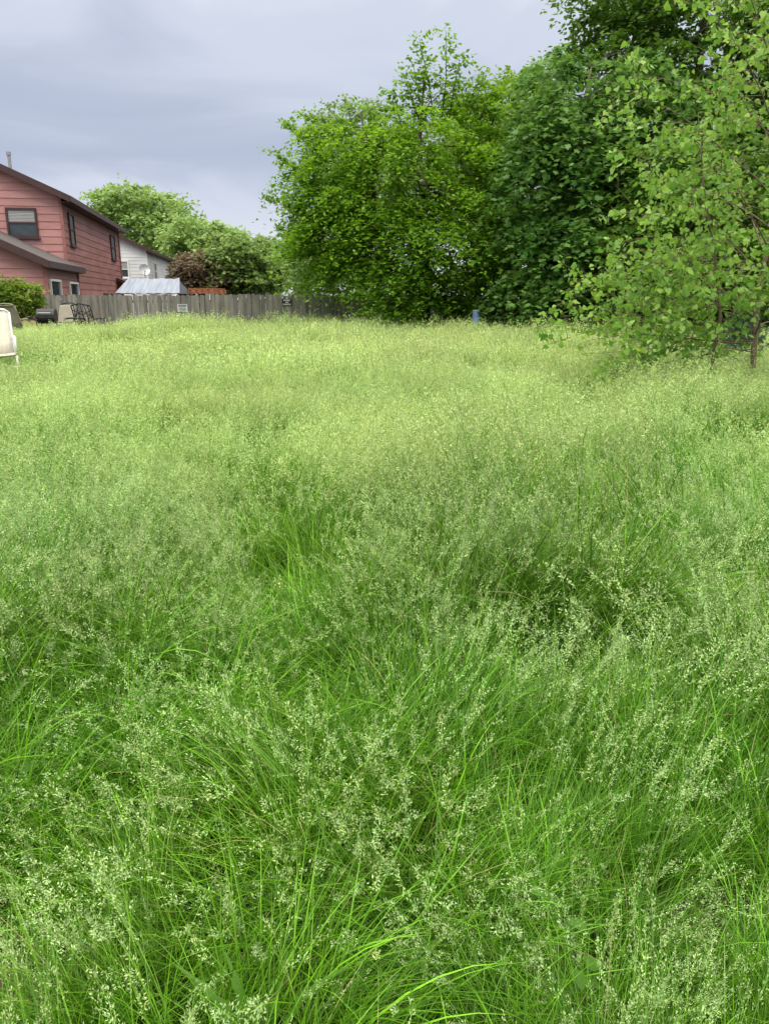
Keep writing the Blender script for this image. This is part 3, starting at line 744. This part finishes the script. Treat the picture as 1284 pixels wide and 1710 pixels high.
shoots = [((735, 220), (745, 52)), ((725, 200), (700, 62)), ((715, 230), (690, 105)), ((750, 200), (768, 92)), ((640, 260), (612, 178)), ((540, 260), (475, 205)), ((540, 300), (458, 258)), ((530, 370), (452, 330)), ((780, 200), (808, 122)), ((820, 210), (850, 130)),
          ((590, 250), (560, 195)), ((670, 220), (655, 150)), ((560, 240), (510, 190)), ((700, 200), (672, 125)), ((800, 200), (832, 150)), ((545, 390), (470, 385)), ((550, 420), (485, 430))]
sv = []; st_ = []
for (a_, b_) in shoots:
    pa = np.array(P(a_[0], a_[1], 24.3)); pb = np.array(P(b_[0], b_[1], 24.3 + r_.uniform(-.4, .4)))
    sb = MB(); sb.tube([Vector(pa - B), Vector((pa * .5 + pb * .5) - B + r_.normal(0, .05, 3)), Vector(pb - B)], [.025, .016, .006], 5); sb.build('leading_shoot', M['bark'], root, True)
    k = 17; tt = np.linspace(.1, 1, k)[:, None]; cs = pa + (pb - pa) * tt
    v, ti_ = spray(r_, cs, r_.normal(size=(k, 3)), 3, 7, .42, .2, .125, .6, 3.1, elev=(.0, .8)); sv.append(v - B); st_.append(ti_)
o = big_mesh('shoot_leaves', np.concatenate(sv), 4, L_central, np.concatenate(st_)); o.parent = root

b1 = P(600, 545, 36)
make_tree('pale_tree', 'pale grey green tree rising behind the big drooping tree', (b1.x, 36), [EL(590, 225, 36, 58, 52, 2), EL(570, 260, 36, 52, 60, 2), EL(620, 330, 36, 75, 90, 2.3), EL(570, 420, 36, 75, 60, 2.2), EL(580, 475, 36, 95, 40, 2.2)],
    640, L_behind, .2, TL=.8, trunk_r=.2, seed=3, droop=.2, elev=(-.1, .6), nbranch=60)
b1 = P(840, 545, 30)
make_tree('yellow_green_tree', 'yellow green tree between the drooping tree and the dark maple', (b1.x, 30), [EL(850, 215, 30, 65, 80, 2), EL(800, 260, 30, 60, 90, 2), EL(850, 350, 30, 80, 110, 2.2), EL(880, 160, 30, 40, 50, 1.2)],
    600, L_yellow, .17, TL=1.0, nl=12, trunk_r=.2, seed=4, droop=.3, elev=(-.1, .6), nbranch=80, scat=.08)
b1 = P(945, 545, 21.5)
make_tree('maple_tree', 'dark green maple with heavy drooping leaves behind the young poplar', (b1.x, 21.5), [
    EL(950, 180, 22, 70, 85, 1.8), EL(940, 300, 21.6, 78, 90, 2), EL(930, 430, 21, 70, 80, 1.8), EL(1020, 260, 22, 100, 150, 2), EL(1030, 440, 21.6, 100, 110, 2), EL(915, 480, 21, 50, 42, 1.0), EL(990, 505, 21, 90, 45, 1.2)],
    520, L_maple, .16, TL=1.15, nt_=7, nl=13, droop=.8, trunk_r=.2, seed=5, aspect=.75, shape=LEAF_MAPLE, elev=(-.1, .5), zmin=.3, nbranch=160, flat=.45, scat=.05, spread=.75, shell=.6)
b1 = P(1140, 545, 25)
make_tree('shade_tree', 'tall dark shade tree filling the top right corner', (b1.x, 25), [
    EL(1060, 90, 25, 90, 90, 2.4), EL(1170, 60, 25, 120, 110, 2.6), EL(1260, 140, 25, 120, 140, 2.6), EL(1120, 220, 25, 130, 120, 2.6), EL(1200, 350, 25, 150, 150, 2.6), EL(1015, 60, 25.4, 45, 50, 1.4), EL(1080, -40, 25, 120, 80, 2.4), EL(1240, -60, 25, 130, 90, 2.4), EL(1330, 300, 25, 120, 180, 2.6)],
    1200, L_deep, .18, TL=1.1, nt_=5, nl=11, trunk_r=.3, seed=6, droop=.35, elev=(-.2, .5), nbranch=180, scat=.08, shell=.55)
b1 = P(1180, 545, 19)
make_tree('understory_tree', 'dark leafy tree close behind the young poplar', (b1.x, 19), [EL(1130, 420, 19, 120, 110, 1.7), EL(1250, 420, 19, 120, 130, 1.8), EL(1180, 300, 19.4, 120, 90, 1.6), EL(1110, 510, 18.8, 110, 45, 1.1), EL(1330, 480, 19, 120, 120, 1.6), EL(1240, 530, 18.6, 90, 40, 1.0)],
    760, L_deep, .15, TL=.8, nl=12, trunk_r=.13, seed=7, droop=.5, nbranch=100, scat=.08, zmin=.15)
b1 = P(870, 545, 27)
make_tree('dark_shrub', 'dark shrub in the shade between the two largest trees', (b1.x, 27), [EL(850, 480, 27, 70, 60, 1.4), EL(930, 490, 27, 80, 50, 1.4), EL(1010, 480, 27, 70, 70, 1.4)], 420, L_deep, .17, TL=.6, trunk_r=.06, stems=2, seed=8, cat='shrub', nbranch=50)
b1 = P(245, 480, 85)
make_tree('far_tree', 'light green tree behind the white house roof', (b1.x, 85), [EL(240, 350, 85, 68, 36, 5), EL(200, 350, 85, 45, 30, 4), EL(275, 390, 85, 60, 40, 5), EL(255, 420, 85, 70, 40, 5)],
    380, L_far, .5, TL=2.0, trunk_r=.35, seed=9, elev=(-.1, .8), nbranch=60)
b1 = P(335, 480, 74)
make_tree('far_tree', 'mid green round tree right of the white house', (b1.x, 74), [EL(332, 400, 74, 44, 36, 4), EL(345, 440, 74, 46, 40, 4), EL(380, 415, 74, 40, 34, 3.4)], 300, L_far, .42, TL=1.6, trunk_r=.3, seed=10, elev=(-.1, .7), nbranch=40)
b1 = P(328, 480, 58)
make_tree('plum_tree', 'low reddish brown leaved tree just right of the white house', (b1.x, 58), [EL(318, 452, 58, 22, 28, 2.0), EL(350, 444, 58, 34, 28, 2.4), EL(340, 470, 58, 44, 24, 2.4), EL(380, 462, 56.5, 30, 26, 1.8)], 340, L_maroon, .30, TL=.9, trunk_r=.18, seed=12, nbranch=40)
b1 = P(415, 480, 57)
make_tree('far_tree', 'darker green bushy tree behind the middle of the fence', (b1.x, 57), [EL(405, 434, 57, 44, 42, 2.4), EL(434, 456, 57, 35, 38, 2.2), EL(405, 470, 57, 48, 28, 2.2)], 320, L_fargreen, .32, TL=1.1, trunk_r=.2, seed=13, nbranch=40, elev=(-.1, .7))
b1 = P(462, 480, 80)
make_tree('far_tree', 'pale distant tree showing beside the left edge of the big tree', (b1.x, 80), [EL(455, 430, 80, 32, 34, 3), EL(470, 465, 80, 45, 28, 3), EL(495, 430, 80, 34, 40, 3)], 220, L_behind, .5, TL=1.4, trunk_r=.25, seed=14, nbranch=30)
b1 = P(18, 520, 20.5)
make_tree('garden_shrub', 'yellow green leafy shrub in front of the red house at the left edge', (b1.x, 21.5), [EL(20, 498, 21.5, 42, 28, .6), EL(-15, 490, 21.5, 40, 28, .6), EL(20, 515, 21.5, 40, 20, .6)], 190, L_shrub, .11, TL=.28, trunk_r=.03, stems=3, seed=15, cat='shrub', nbranch=60, elev=(0, 1.0), zmin=.1)

# ------------------------------------------------------------------ young poplar in the right foreground
r = np.random.default_rng(31)
pb = Vector((4.94, 10.5, ground_h(4.94, 10.5)))
PT = thing('poplar_tree', 'young poplar with pale heart shaped leaves in the right foreground', 'tree', tuple(pb))
tk = [Vector((0, 0, -.03)), Vector((.02, 0, .7)), Vector((-.03, .03, 1.5)), Vector((.05, .02, 2.4)), Vector((.1, 0, 3.4)), Vector((.14, .05, 4.5)), Vector((.2, .05, 5.6)), Vector((.22, .05, 6.6))]
tm = MB(); tm.tube(tk, [.044, .038, .035, .031, .026, .020, .013, .006], 10); tm.build('trunk', M['barkp'], PT, True)
s2b = P(1172, 612, 10.5) - pb
tk2 = [Vector((s2b.x, -.25, -.06)), Vector((s2b.x + .02, -.25, .6)), Vector((s2b.x + .08, -.22, 1.3)), Vector((s2b.x - .1, -.25, 2.1)), Vector((s2b.x - .35, -.3, 2.9)), Vector((s2b.x - .5, -.3, 3.7))]
tm = MB(); tm.tube(tk2, [.030, .026, .021, .015, .010, .005], 8); tm.build('side_stem', M['barkp'], PT, True)
def on(tr_, zt_):
    for a_, b_ in zip(tr_, tr_[1:]):
        if a_.z <= zt_ <= b_.z: return a_.lerp(b_, (zt_ - a_.z) / (b_.z - a_.z))
    return tr_[-1]
bm_ = MB(); lp = []; ldr = []; ltint = []
def branch(start, az, el, ln, rad, depth, arch, twigd=1.0):
    n_ = 7; p = start.copy(); pts_ = [p.copy()]; d = Vector((math.cos(az) * math.cos(el), math.sin(az) * math.cos(el), math.sin(el)))
    for i in range(n_):
        d = (d + Vector((0, 0, -arch / n_)) + Vector(r.normal(0, .07, 3))).normalized(); p = p + d * ln / n_
        if p.z < .5: p.z = .5 + r.uniform(0, .05)
        pts_.append(p.copy())
    bm_.tube(pts_, [max(.0022, rad * (1 - .85 * i / n_)) for i in range(n_ + 1)], 5 if depth == 0 else 4)
    if depth < 2:
        k = int((3 + ln * 4.6) * twigd)
        for i in range(k):
            t_ = r.uniform(.2, .98); f_ = t_ * n_; j = min(n_ - 1, int(f_)); q = pts_[j].lerp(pts_[j + 1], f_ - j)
            dd = pts_[j + 1] - pts_[j]; a2 = math.atan2(dd.y, dd.x) + r.choice([-1, 1]) * r.uniform(.4, 1.3)
            branch(q, a2, r.uniform(-.3, 1.1), ln * r.uniform(.18, .36) * (1.2 - .5 * t_), rad * .45, depth + 1, r.uniform(.1, .9), twigd)
    if depth >= 1:
        k = max(2, int(ln * 14)); tv = r.uniform()
        for i in range(k):
            t_ = .1 + .9 * (i + r.uniform()) / k; f_ = t_ * n_; j = min(n_ - 1, int(f_)); q = pts_[j].lerp(pts_[j + 1], f_ - j)
            off = Vector(r.normal(0, 1, 3)); off.z -= .35; off.normalize(); pe = q + off * r.uniform(.03, .09)
            lp.append(tuple(pe)); ldr.append((off.x * .7 + r.normal(0, .4), off.y * .7 + r.normal(0, .4), -.5 + r.normal(0, .45))); ltint.append(.3 * tv + .7 * r.uniform())
az = 0
for i in range(48):
    zt_ = .95 + 5.25 * (i / 47); az += 2.4
    ln = (2.75 if zt_ < 2.6 else 2.75 - (zt_ - 2.6) * .38) * r.uniform(.6, 1.08)
    el = r.uniform(.05, .65) if zt_ < 1.8 else r.uniform(.5, 1.05)
    branch(on(tk, zt_), az, el, max(.5, ln), .012, 0, r.uniform(.2, .6) if zt_ < 2.5 else r.uniform(.0, .3), .82)
for i in range(17):
    zt_ = .8 + 1.5 * r.uniform(); a_ = r.uniform(2.5, 4.0)
    branch(on(tk, zt_), a_, r.uniform(-.08, .45), r.uniform(1.7, 2.9), .009, 0, r.uniform(.3, .7), .76)
for i in range(16):
    zt_ = .65 + 2.9 * i / 15; az += 2.4
    branch(on(tk2, zt_), az, r.uniform(-.1, .8), r.uniform(.7, 1.4), .007, 0, r.uniform(.2, .7), .8)
bm_.build('branches', M['barkp'], PT, True)
lp = np.array(lp); ldr = np.array(ldr); nl_ = len(lp)
Ls = .074 * r.uniform(.6, 1.25, nl_)
no = r.normal(0, 1, (nl_, 3)); no[:, 2] += .5
v = leaf_polys(lp, ldr, no, Ls, Ls * .95, LEAF_HEART, .15)
keep = (v[:, :, 2].min(axis=1) > .42) & ~((np.hypot(lp[:, 0], lp[:, 1]) < .5) & (lp[:, 2] < 1.4) & (r.uniform(size=nl_) < .8))
o = big_mesh('crown', v[keep], 10, L_poplar, np.array(ltint)[keep]); o.parent = PT
print('poplar leaves', nl_, keep.sum())

sp0 = P(1235, 575, 14.5)
SP = thing('spruce_tree', 'low bluish green young spruce behind the poplar trunk at the right edge', 'tree', (sp0.x, 14.5, ground_h(sp0.x, 14.5)))
tm = MB(); tm.tube([(0, 0, -.02), (0, 0, .8), (0, 0, 1.45)], [.04, .025, .006], 8); tm.build('trunk', M['bark'], SP)
bb = MB(); npz = []; nd = []
for i in range(80):
    z = .12 + 1.28 * (i / 79); a_ = i * 2.4 + r.normal(0, .2); ln = ((1.45 - z) * .55 + .06) * r.uniform(.75, 1.1); k = max(8, int(ln * 90))
    e_ = Vector((math.cos(a_) * ln, math.sin(a_) * ln, z + r.uniform(.0, .3) * ln)); s_ = Vector((0, 0, z)); bb.tube([s_, s_.lerp(e_, .5) + Vector((0, 0, -.06 * ln)), e_], [.005, .004, .002], 4)
    for j in range(k):
        t_ = (j + .5) / k; q = s_.lerp(e_, t_); q.z -= .10 * ln * math.sin(t_ * 3.14); sd_ = r.choice([-1, 1]); spread_ = (1 - t_) * .45 * ln * r.uniform(0, 1)
        q = q + Vector((-math.sin(a_), math.cos(a_), 0)) * sd_ * spread_ + Vector(r.normal(0, .02, 3))
        for _ in range(7): npz.append(tuple(q)); nd.append(tuple(np.array((math.cos(a_) * .5, math.sin(a_) * .5, .15)) + r.normal(0, .6, 3)))
bb.build('branches', M['bark'], SP)
npz = np.array(npz); v = leaf_polys(npz, np.array(nd), r.normal(size=(len(npz), 3)), np.full(len(npz), .055), np.full(len(npz), .013))
o = big_mesh('needles', v, 4, L_spruce, r.uniform(0, 1, len(npz))); o.parent = SP

# ------------------------------------------------------------------ foreground weeds and bricks
def dandelion(label, x, y, s, seed):
    rr = np.random.default_rng(seed); t_ = thing('dandelion_plant', label, 'plant', (x, y, ground_h(x, y)))
    for i in range(6):
        a_ = i * 1.05 + rr.uniform(-.2, .2); L_ = s * rr.uniform(.7, 1.15); b_ = MB(); h = Vector((math.cos(a_), math.sin(a_), 0)); sd_ = Vector((-h.y, h.x, 0)); n_ = 14; p = Vector((0, 0, 0)); rows = []
        for k in range(n_ + 1):
            u = k / n_; an = .12 + 1.0 * u ** 1.5; rows.append((p.copy(), u)); p = p + (h * math.sin(an) + Vector((0, 0, math.cos(an)))) * L_ / n_
        for k, (q, u) in enumerate(rows):
            wv = s * .055 * (math.sin(min(1, u * 1.02 + .06) * 3.1) ** .8) * (1.0 if k % 2 else .42) + .002
            b_.v += [tuple(q - sd_ * wv + Vector((0, 0, .006))), tuple(q), tuple(q + sd_ * wv + Vector((0, 0, .006)))]
        for k in range(n_):
            b_.f += [(3 * k, 3 * k + 1, 3 * k + 4, 3 * k + 3), (3 * k + 1, 3 * k + 2, 3 * k + 5, 3 * k + 4)]
        o = b_.build('leaf', L_weed, t_, True); a2 = o.data.attributes.new('tint', 'FLOAT', 'POINT'); a2.data.foreach_set('value', np.full(len(b_.v), rr.uniform(.5, 1.1), dtype=np.float32))
def roundleaf(label, x, y, s, seed):
    rr = np.random.default_rng(seed); t_ = thing('violet_plant', label, 'plant', (x, y, ground_h(x, y)))
    for i in range(8):
        a_ = i * 2.4; L_ = s * rr.uniform(.5, 1); e_ = Vector((math.cos(a_) * L_ * .45, math.sin(a_) * L_ * .45, L_))
        b_ = MB(); b_.tube([(0, 0, 0), e_ * .5 + Vector((0, 0, .03)), e_], .0018, 5)
        pl = leaf_polys(np.array([tuple(e_)]), np.array([[math.cos(a_), math.sin(a_), -.15]]), np.array([[rr.normal(0, .2), rr.normal(0, .2), 1]]), np.array([.05]), np.array([.05]), LEAF_HEART, .1)[0]
        b_.add([tuple(q) for q in pl], [tuple(range(10))]); o = b_.build('leaf', L_weed, t_)
        a2 = o.data.attributes.new('tint', 'FLOAT', 'POINT'); a2.data.foreach_set('value', np.full(len(b_.v), rr.uniform(.2, .7), dtype=np.float32))
dandelion('toothed dandelion leaves poking up in the grass at the bottom left of centre', -.25, 1.20, .36, 1)
roundleaf('low round leaved weed under the grass at the lower right', .40, 1.42, .24, 3)
roundleaf('low round leaved weed in the dark hollow at the left', -.95, 2.05, .26, 4)
bk = [(-.96, 1.38, .3), (-.81, 1.37, -.2), (-.93, 1.50, 1.2), (-.80, 1.47, .5)]
bl_ = ['dull reddish brick at the bottom left corner, closest to the frame edge', 'dull reddish brick at the bottom left, right one of the front pair', 'dull reddish brick turned end on behind the front bricks at bottom left', 'dull reddish brick half under grass, farthest right of the bottom left bricks']
for (x, y, a_), lb in zip(bk, bl_):
    b_ = MB(); b_.box((0, 0, .0325), (.14, .075, .065)); o = b_.build('brick', M['brick']); o.location = (x, y, ground_h(x, y) - .048); o.rotation_euler = (R(3), R(-2), a_)
    bv = o.modifiers.new('bev', 'BEVEL'); bv.width = .01; bv.segments = 2
    tag(o, lb, 'brick', 'bricks at the lawn edge')
print('grass sods', len(pts))
